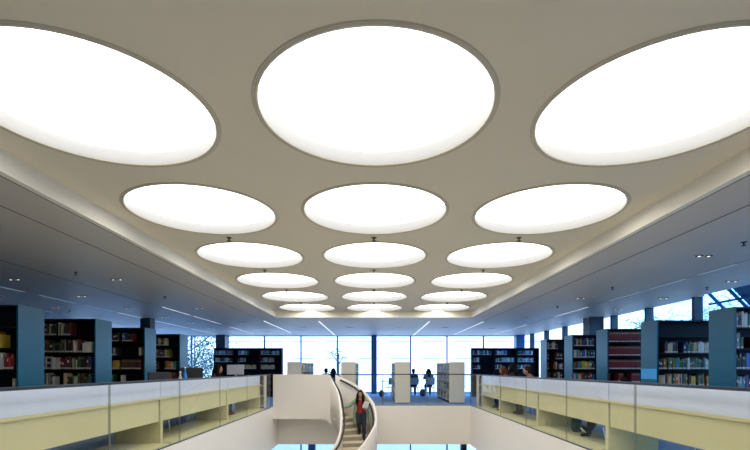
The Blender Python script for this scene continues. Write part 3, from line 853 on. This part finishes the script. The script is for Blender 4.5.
# woman on the stair: feet on steps near C
px, py = -.44, 15.10
def step_z(x, y):
    best = min(range(N+1), key=lambda i: ((CI[i]+CO[i])/2-Vector((x, y, (CI[i].z+CO[i].z)/2))).length)
    import math as m_
    return -hr*m_.ceil(-flr(best)/hr-.02) if True else 0
z0 = -.90
J = dict(head=(-.02, -.05, 1.535), neck=(0, -.01, 1.40), chest=(0, 0, 1.20), pelvis=(0, .02, .90),
         shL=(.165, 0, 1.345), elL=(.235, -.03, 1.08), wrL=(.16, -.19, 1.05), handL=(-.5, -.5, .6),
         shR=(-.165, 0, 1.345), elR=(-.37, -.03, 1.15), wrR=(-.53, -.06, 1.10), handR=(-1, -.1, .0),
         hipL=(.09, .02, .88), knL=(.10, -.07, .50), anL=(.10, -.02, .09), toeL=(.11, -.16, .035),
         hipR=(-.09, .02, .88), knR=(-.07, -.0, .50), anR=(-.06, .1, .09), toeR=(-.07, -.04, .035))
# which steps carry her feet
def tread_at(x, y):
    """height of the tread under a point: the step whose quad holds it"""
    for k in range(nst):
        zt = -hr*(k+1); s0 = s_at(zt+hr*.98) if k else 0.0; s1 = s_at(zt) if k < nst-1 else N
        q = [samp(CI, s0), samp(CO, s0), samp(CO, s1), samp(CI, s1)]
        sg = []
        for i in range(4):
            a, c = q[i], q[(i+1) % 4]; sg.append((c.x-a.x)*(y-a.y)-(c.y-a.y)*(x-a.x))
        if all(v >= 0 for v in sg) or all(v <= 0 for v in sg): return zt
    return None
tl = tread_at(px+.10, py-.10); tr = tread_at(px-.06, py+.06)
tl = -.9 if tl is None else tl; tr = -.9 if tr is None else tr
z0 = tl
dz = tr-tl
for k in ('anR', 'toeR'): J[k] = (J[k][0], J[k][1], J[k][2]+dz)
J['knR'] = (J['knR'][0], J['knR'][1]-.06, .50+dz*.55)
print('FEET', tl, tr)
person('person in a pale green cardigan, red top and dark jeans coming down the stair', (px, py, z0), 0, J, green, jeans, hk, vox=.011, shirt=redt, cardigan=True)
b = MB(); b.box(-.085, .085, -.006, .006, -.12, .12, bev=.002)
o = b.build('paper_sheet', M['paper'], None, False, (px+.17, py-.27, z0+1.20)); o.rotation_euler = (.35, .3, .2)
tag(o, 'white papers held by the person on the stair', 'paper')

def seated(head_f=-.08, lean=-.05, arms='table'):
    return dict(head=(0, head_f, 1.23), neck=(0, head_f*.6, 1.10), chest=(0, lean, .90), pelvis=(0, .02, .60),
        shL=(.165, lean, 1.03), elL=(.22, lean-.12, .89), wrL=(.12, lean-.34, .88), shR=(-.165, lean, 1.03), elR=(-.22, lean-.12, .89), wrR=(-.12, lean-.34, .88),
        hipL=(.09, -.02, .56), knL=(.11, -.43, .54), anL=(.11, -.40, .10), toeL=(.12, -.54, .035),
        hipR=(-.09, -.02, .56), knR=(-.11, -.43, .54), anR=(-.11, -.40, .10), toeR=(-.12, -.54, .035))

def chair(lab, loc, rz, shell, grp=None):
    e = empty('chair', lab, 'chair', loc, rz, grp)
    b = MB(); b.box(-.21, .21, -.20, .22, .43, .46, bev=.012); b.build('seat', shell, e)
    bm = bmesh.new(); 
    b = MB(); n = 8; pts = []
    for i in range(n+1):
        t = -1+2*i/n; x = .21*t; y = .24-.05*t*t
        pts.append((x, y))
    for i in range(n):
        (xa, ya), (xc, yc) = pts[i], pts[i+1]
        b.quad((xa, ya, .58), (xc, yc, .58), (xc, yc+.05, .92), (xa, ya+.05, .92)); b.quad((xc, yc+.015, .58), (xa, ya+.015, .58), (xa, ya+.065, .92), (xc, yc+.065, .92))
        b.quad((xa, ya+.05, .92), (xc, yc+.05, .92), (xc, yc+.065, .92), (xa, ya+.065, .92)); b.quad((xa, ya, .58), (xa, ya+.015, .58), (xc, yc+.015, .58), (xc, yc, .58))
    b.build('backrest', shell, e)
    for sx in (-1, 1):
        b = MB(); b.tube([(sx*.19, .19, .43), (sx*.19, .24, .62), (sx*.19, .27, .75)], .011, 6); b.build('back_post', M['metal'], e)
        for sy in (-1, 1):
            b = MB(); b.tube([(sx*.18, sy*.17, .43), (sx*.21, sy*.21, 0)], .012, 6); b.build('leg', M['metal'], e)
    bm.free()
    return e
def table(lab, x0, x1, y0, y1, h=.74):
    e = empty('reading_table', lab, 'table', ((x0+x1)/2, (y0+y1)/2, 0), 0, 'reading tables by the far windows')
    w, d = (x1-x0)/2, (y1-y0)/2
    b = MB(); b.box(-w, w, -d, d, h-.03, h, bev=.006); b.build('tabletop', M['unit'], e)
    for sx in (-1, 1):
        for sy in (-1, 1):
            b = MB(); b.box(sx*(w-.06)-.02, sx*(w-.06)+.02, sy*(d-.06)-.02, sy*(d-.06)+.02, 0, h-.03); b.build('leg', M['unit'], e)
# window tables and readers: all face the windows (+Y)
PI = math.pi
table('white table by the windows, right of the centre column', .35, 1.25, 22.2, 23.0)
table('white table by the windows between the two right white bookshelves', 1.6, 3.5, 22.5, 23.3)
table('white table by the windows behind the stair landing', -2.9, -1.3, 22.5, 23.3)
chair('blue-grey chair at the window table, behind the dark blue reader beside the bookshelf', (1.95, 21.9, 0), PI, M['chairg'], 'chairs at the far windows')
chair('blue-grey chair at the window table, farthest right one', (2.72, 21.9, 0), PI, M['chairg'], 'chairs at the far windows')
chair('blue-grey chair just right of the centre column', (.78, 21.9, 0), PI+.5, M['chairg'], 'chairs at the far windows')
person('person in dark blue sitting with back turned at the window table, left of two', (1.93, 22.0, -.02), PI, seated(), navyc, jeans, hk, vox=.02, long_hair=False, group='readers at the far windows')
person('person in grey-blue sitting with back turned at the window table, right of two', (2.68, 22.0, -.02), PI, seated(), bluec, jeans, hk, vox=.02, group='readers at the far windows')
person('person in dark clothes behind the landing, left head of two', (-2.32, 21.7, .0), PI, seated(), darkc, jeans, hk, vox=.02, long_hair=False)
person('person in dark blue behind the landing, right head of two', (-1.95, 21.5, .0), PI, seated(), navyc, jeans, hk, vox=.02)
chair('blue-grey chair behind the white stair landing, left one', (-2.32, 21.65, 0), PI, M['chairg'], 'chairs at the far windows')
chair('blue-grey chair behind the white stair landing, right one', (-1.95-.0, 21.2, 0), PI, M['chairg'], 'chairs at the far windows')
def bag(lab, loc, m, s=1.0, rz=0):
    e = empty('backpack', lab, 'bag', loc, rz)
    b = MB(); b.ball((0, 0, .2*s), (.15*s, .10*s, .2*s), 14); b.ball((0, -.07*s, .14*s), (.11*s, .06*s, .11*s), 12); b.build('body', m, e, True)
    b = MB(); b.tube([(-.05*s, 0, .38*s), (0, 0, .44*s), (.05*s, 0, .38*s)], .008, 6); b.build('handle', m, e, True)
bag('dark green backpack on the floor right of the blue centre column', (.36, 21.3, 0), M['bag'], .85)
bag('dark blue backpack on the floor between the two readers', (2.33, 21.6, 0), navyc, .95)

# readers at the desks in the right aisle
def bent(): return seated(-.22, -.12)
person('person with auburn hair bent over the right desk, first of three from the stair', (4.52, 15.0, .0), PI*-.62, seated(-.22, -.12), brownc, jeans, hr_, vox=.018, group=None).scale = (1.04,)*3
person('person with long dark hair and black top at the right desk, middle of three', (4.42, 13.9, -.04), PI*-.74, seated(-.14, -.08), darkc, jeans, hk, vox=.018).scale = (1.17, 1.17, 1.13)
person('person with brown hair and orange-brown top at the right desk, nearest of three', (4.62, 13.0, .0), PI*-.5, seated(-.2, -.1), brownc, jeans, hb, vox=.018, long_hair=False).scale = (1.04,)*3
for n, y in enumerate((15.0, 13.9, 13.0)):
    chair('dark chair under the %s reader at the right desk' % ('farthest', 'middle', 'nearest')[n], (4.66, y, 0), -PI*.5, M['chaird'], 'chairs along the right desks')
person('person in black with dark hair at the left desk in front of the navy bookcases', (-4.62, 12.9, -.03), PI*.5, seated(-.15, -.08), darkc, jeans, hk, vox=.018).scale = (1.1,)*3
chair('dark chair under the reader in black at the left desk', (-4.66, 12.9, 0), PI*.5, M['chaird'], 'chairs along the left desks')
for n, y in enumerate((9.5, 11.9)):
    chair('empty dark chair at the left desk, %s one from the camera' % ORD[n], (-4.62, y, 0), PI*.5, M['chaird'], 'chairs along the left desks')
for n, y in enumerate((6.0, 11.9)):
    chair('empty dark chair at the right desk, %s one from the camera' % ORD[n], (4.62, y, 0), -PI*.5, M['chaird'], 'chairs along the right desks')
# reader whose trainer shows under the right desk
person('person seated at the right desk, dark shoe with white sole showing under it', (4.66, 8.6, -.02), -PI*.5, dict(seated(.04, .0), head=(0, .1, 1.06), neck=(0, .06, .97), anL=(.11, -.62, .18), toeL=(.11, -.74, .26), anR=(-.05, -.55, .12), toeR=(-.05, -.68, .07), knL=(.11, -.42, .50), knR=(-.11, -.42, .50)), darkc, jeans, hk, vox=.018, long_hair=False, sole=True)
chair('dark chair under the seated person whose shoe shows below the right desk', (4.72, 8.6, 0), -PI*.5, M['chaird'], 'chairs along the right desks')
bag('dark bag on the floor below the right desk beside the white-soled shoe', (4.2, 9.35, 0), M['bag'], .9, .4)
bag('black bag on the floor below the left desk, beside the second upright panel', (-4.25, 8.6, 0), M['chaird'], 1.1, .2)

def laptop(lab, x, y, side, grp):
    e = empty('laptop', lab, 'laptop', (x, y, .83), 0, grp)
    b = MB(); b.box(-.12, .12, -.17, .17, 0, .015, bev=.004); b.build('keyboard_base', M['lapt'], e)
    b = MB(); s = -side
    b.face([(s*.12, -.17, .015), (s*.12, .17, .015), (s*.19, .17, .24), (s*.19, -.17, .24)]); b.face([(s*.128, .17, .015), (s*.128, -.17, .015), (s*.198, -.17, .24), (s*.198, .17, .24)])
    b.build('screen', M['lscr'], e)
def monitor(lab, x, y, rz, grp=None, h=1.34, m=None):
    e = empty('computer_monitor', lab, 'monitor', (x, y, .83), rz, grp)
    b = MB(); b.box(-.25, .25, -.015, .015, h-.83-.3, h-.83, bev=.006); b.build('screen', m or M['lscr'], e)
    b = MB(); b.tube([(0, .03, .01), (0, .03, h-.83-.15)], .02, 8); b.build('stand', M['lapt'], e)
    b = MB(); b.box(-.11, .11, -.08, .1, 0, .012, bev=.004); b.build('foot', M['lapt'], e)
monitor('pale lilac monitor on the left desk beside the reader in black', -4.25, 13.8, .1, None, 1.46)
monitor('dark monitor with light frame on the left desk, middle of three monitors', -4.3, 10.6, .4, None, 1.36, M['chaird'])
monitor('low dark monitor on the left desk, nearest of three', -4.3, 9.0, 1.15, None, 1.27, M['chaird'])
def bottle(lab, x, y, m, h=.28):
    e = empty('bottle', lab, 'bottle', (x, y, .83))
    b = MB(); b.lathe([(.038, 0), (.045, .01), (.045, h*.62), (.018, h*.8), (.016, h*.93)], seg=16, close=True); b.build('body', m, e, True)
    b = MB(); b.lathe([(.019, h*.93), (.019, h)], seg=12, close=True); b.build('cap', M['paper'], e, True)
bottle('tall bright blue bottle on the left desk in front of the pale end panel', -4.2, 10.0, M['bottle'], .55)
bottle('clear pale bottle on the left desk between two monitors', -4.2, 9.75, M['lscr'], .45)
laptop('open grey laptop on the right desk before the farthest reader', 4.15, 15.0, 1, None)
laptop('open grey laptop on the right desk before the nearest reader', 4.15, 13.0, 1, None)
# low display shelves at the far ends of the desks
for s, n in ((-1, 'left'), (1, 'right')):
    e = empty('display_shelf', 'low pale display shelf with books past the far end of the %s desks' % n, 'shelf', (s*4.0, 15.95 if s > 0 else 15.2, 0))
    b = MB(); b.box(-.3, -.27, 0, .3, 0, 1.12); b.box(.27, .3, 0, .3, 0, 1.12); b.build('side_panel', M['unit'], e)
    b = MB(); b.box(-.27, .27, .27, .3, 0, 1.12); b.build('back_panel', M['lapt'], e)
    for z in (.05, .4, .75, 1.09):
        b = MB(); b.box(-.27, .27, 0, .27, z, z+.025); b.build('shelf', M['unit'], e)

# ------------------------------------------------------------------ outside
b = MB(); b.box(-60, 60, YW+.1, 90, Z2-.3, Z2-.05); struct('ground_plaza', b, mat('plaza', (.58, .43, .37), .9, var=.05))
b = MB(); b.box(XR+.2, 60, -20, YW+.1, -.8, -.6); b.box(-60, XL-.2, -20, YW+.1, -.8, -.6)
struct('ground_outside', b, M['ground'])
fy = 46
bl = empty('neighbouring_building', 'white building with rows of windows beyond the far glass wall', 'building', (0, fy, Z2))
b = MB(); b.box(-19, 30, 0, 8, -.1, 13); b.build('wall', M['facade'], bl)
for fl in range(4):
    zc = 2.38-Z2-3.4+fl*1.72*2-1.72
    zt = [2.38-3.44, 2.38-1.72, 2.38, 4.1][fl]-Z2
    for k in range(-5, 9):
        xc = -.4+3.3*k-.15
        w = b_ = None
        m = MB(); m.box(xc-1.05, xc+1.05, -.06, -.001, zt-1.15, zt, 0); m.box(xc-1.1, xc+1.1, -.10, -.001, zt, zt+.09, 1)
        m.box(xc-.03, xc+.03, -.08, -.001, zt-1.15, zt, 1)
        m.build('window', [M['facade'], M['facadeg']], bl)
def tree(lab, x, y, z, h, r, leaf, n, seed, grp):
    rnd = random.Random(seed)
    e = empty('tree', lab, 'tree', (x, y, z), 0, grp)
    tips = []
    b = MB()
    b.tube([(0, 0, 0), (.1, .05, h*.35), (0, .1, h*.6), (.05, 0, h*.9)], [.16, .12, .08, .02], 8)
    for k in range(16):
        t = rnd.uniform(.2, .85); a = rnd.uniform(0, 2*math.pi); L = r*rnd.uniform(.6, 1.05)
        p0 = Vector((.05, .05, h*t)); p1 = p0+Vector((math.cos(a)*L*.5, math.sin(a)*L*.5, L*.3)); p2 = p0+Vector((math.cos(a)*L, math.sin(a)*L, L*.45))
        b.tube([p0, p1, p2], [.05, .035, .012], 5); tips += [p1, p2, (p1+p2)/2]
        for q in range(3):
            p3 = p1+Vector((rnd.uniform(-1, 1), rnd.uniform(-1, 1), rnd.uniform(-.2, .9)))*L*.4
            b.tube([p1, p3], [.02, .006], 4); tips.append(p3)
    b.build('trunk', M['bark'], e, True)
    b = MB()
    for k in range(n):
        c = rnd.choice(tips)+Vector((rnd.gauss(0, 1), rnd.gauss(0, 1), rnd.gauss(0, 1)))*r*.16
        s = rnd.uniform(.05, .10); u = Vector((rnd.gauss(0, 1), rnd.gauss(0, 1), rnd.gauss(0, 1))).normalized(); v = u.orthogonal().normalized()
        b.face([c-u*s, c+v*s*.5, c+u*s, c-v*s*.5])
    b.build('foliage', leaf, e)
g = 'trees outside the right windows'
tree('pale leafy tree outside the nearest right window', 13.5, 13.5, -.6, 4.6, 2.0, M['leafp'], 5200, 1, g)
tree('pale leafy tree outside the second right window', 14.5, 18, -.6, 4.4, 2.0, M['leafp'], 4600, 2, g)
tree('green tree outside the sloping glass on the right', 13.5, 8.5, -.6, 5.5, 2.2, M['leafg'], 2200, 3, g)
tree('green tree outside the farther right windows', 15.5, 25, -.6, 4.6, 2.0, M['leafg'], 4600, 4, g)
g = 'trees outside the far left window'
tree('dark branching tree outside the far left window', -11.6, 29, Z2, 8.6, 3.0, M['leafd'], 3800, 5, g)
tree('blue-green tree behind the dark one outside the far left window', -15, 33, Z2, 10.5, 3.6, M['leafg'], 4500, 6, g)
tree('sparse tree with few leaves in front of the white building', -3.0, 38, Z2, 8.0, 2.0, M['leafp'], 260, 8, 'trees before the building')

# ------------------------------------------------------------------ camera, light
cam = bpy.data.cameras.new('camera'); co = bpy.data.objects.new('camera', cam); COL.objects.link(co)
co.location = (0, 0, CAMZ); co.rotation_euler = (math.radians(90), 0, 0)
cam.sensor_width = 36; cam.lens = 21.6; cam.shift_x = 1/750; cam.shift_y = 144/750; cam.clip_start = .05; cam.clip_end = 300
SC.camera = co
w = bpy.data.worlds.new('world'); SC.world = w; w.use_nodes = True
bg = w.node_tree.nodes['Background']; bg.inputs[0].default_value = (.20, .51, 1.0, 1); bg.inputs[1].default_value = 5.0
sun = bpy.data.lights.new('sun', 'SUN'); so = bpy.data.objects.new('sun', sun); COL.objects.link(so)
sun.energy = 3.6; sun.angle = .05; sun.color = (1, .93, .82)
so.rotation_euler = (math.radians(48), 0, math.radians(12))
def portal(x, y, z, rx, rz, sx, sy):
    l = bpy.data.lights.new('window_portal', 'AREA'); l.shape = 'RECTANGLE'; l.size = sx; l.size_y = sy
    l.cycles.is_portal = True
    o = bpy.data.objects.new('window_portal', l); COL.objects.link(o); o.location = (x, y, z); o.rotation_euler = (rx, 0, rz)
H = PI/2
portal((XL+XR)/2, YW+.15, H_LO/2, -H, 0, XR-XL, H_LO)
portal((XL+XR)/2, YW+.15, (Z2+ZS)/2, -H, 0, XR-XL, ZS-Z2)
portal(XR+.15, (4.5+YW)/2, H_LO/2, H, H, YW-4.5, H_LO)
portal(XL-.15, (18+YW)/2, H_LO/2, H, -H, YW-18, H_LO)
vs = SC.view_settings; vs.view_transform = 'Standard'; vs.look = 'None'; vs.gamma = 1; vs.exposure = 0; vs.use_curve_mapping = False
SC.cycles.use_denoising = True; SC.cycles.max_bounces = 8; SC.cycles.diffuse_bounces = 5; SC.cycles.transparent_max_bounces = 24; SC.cycles.sample_clamp_indirect = 6
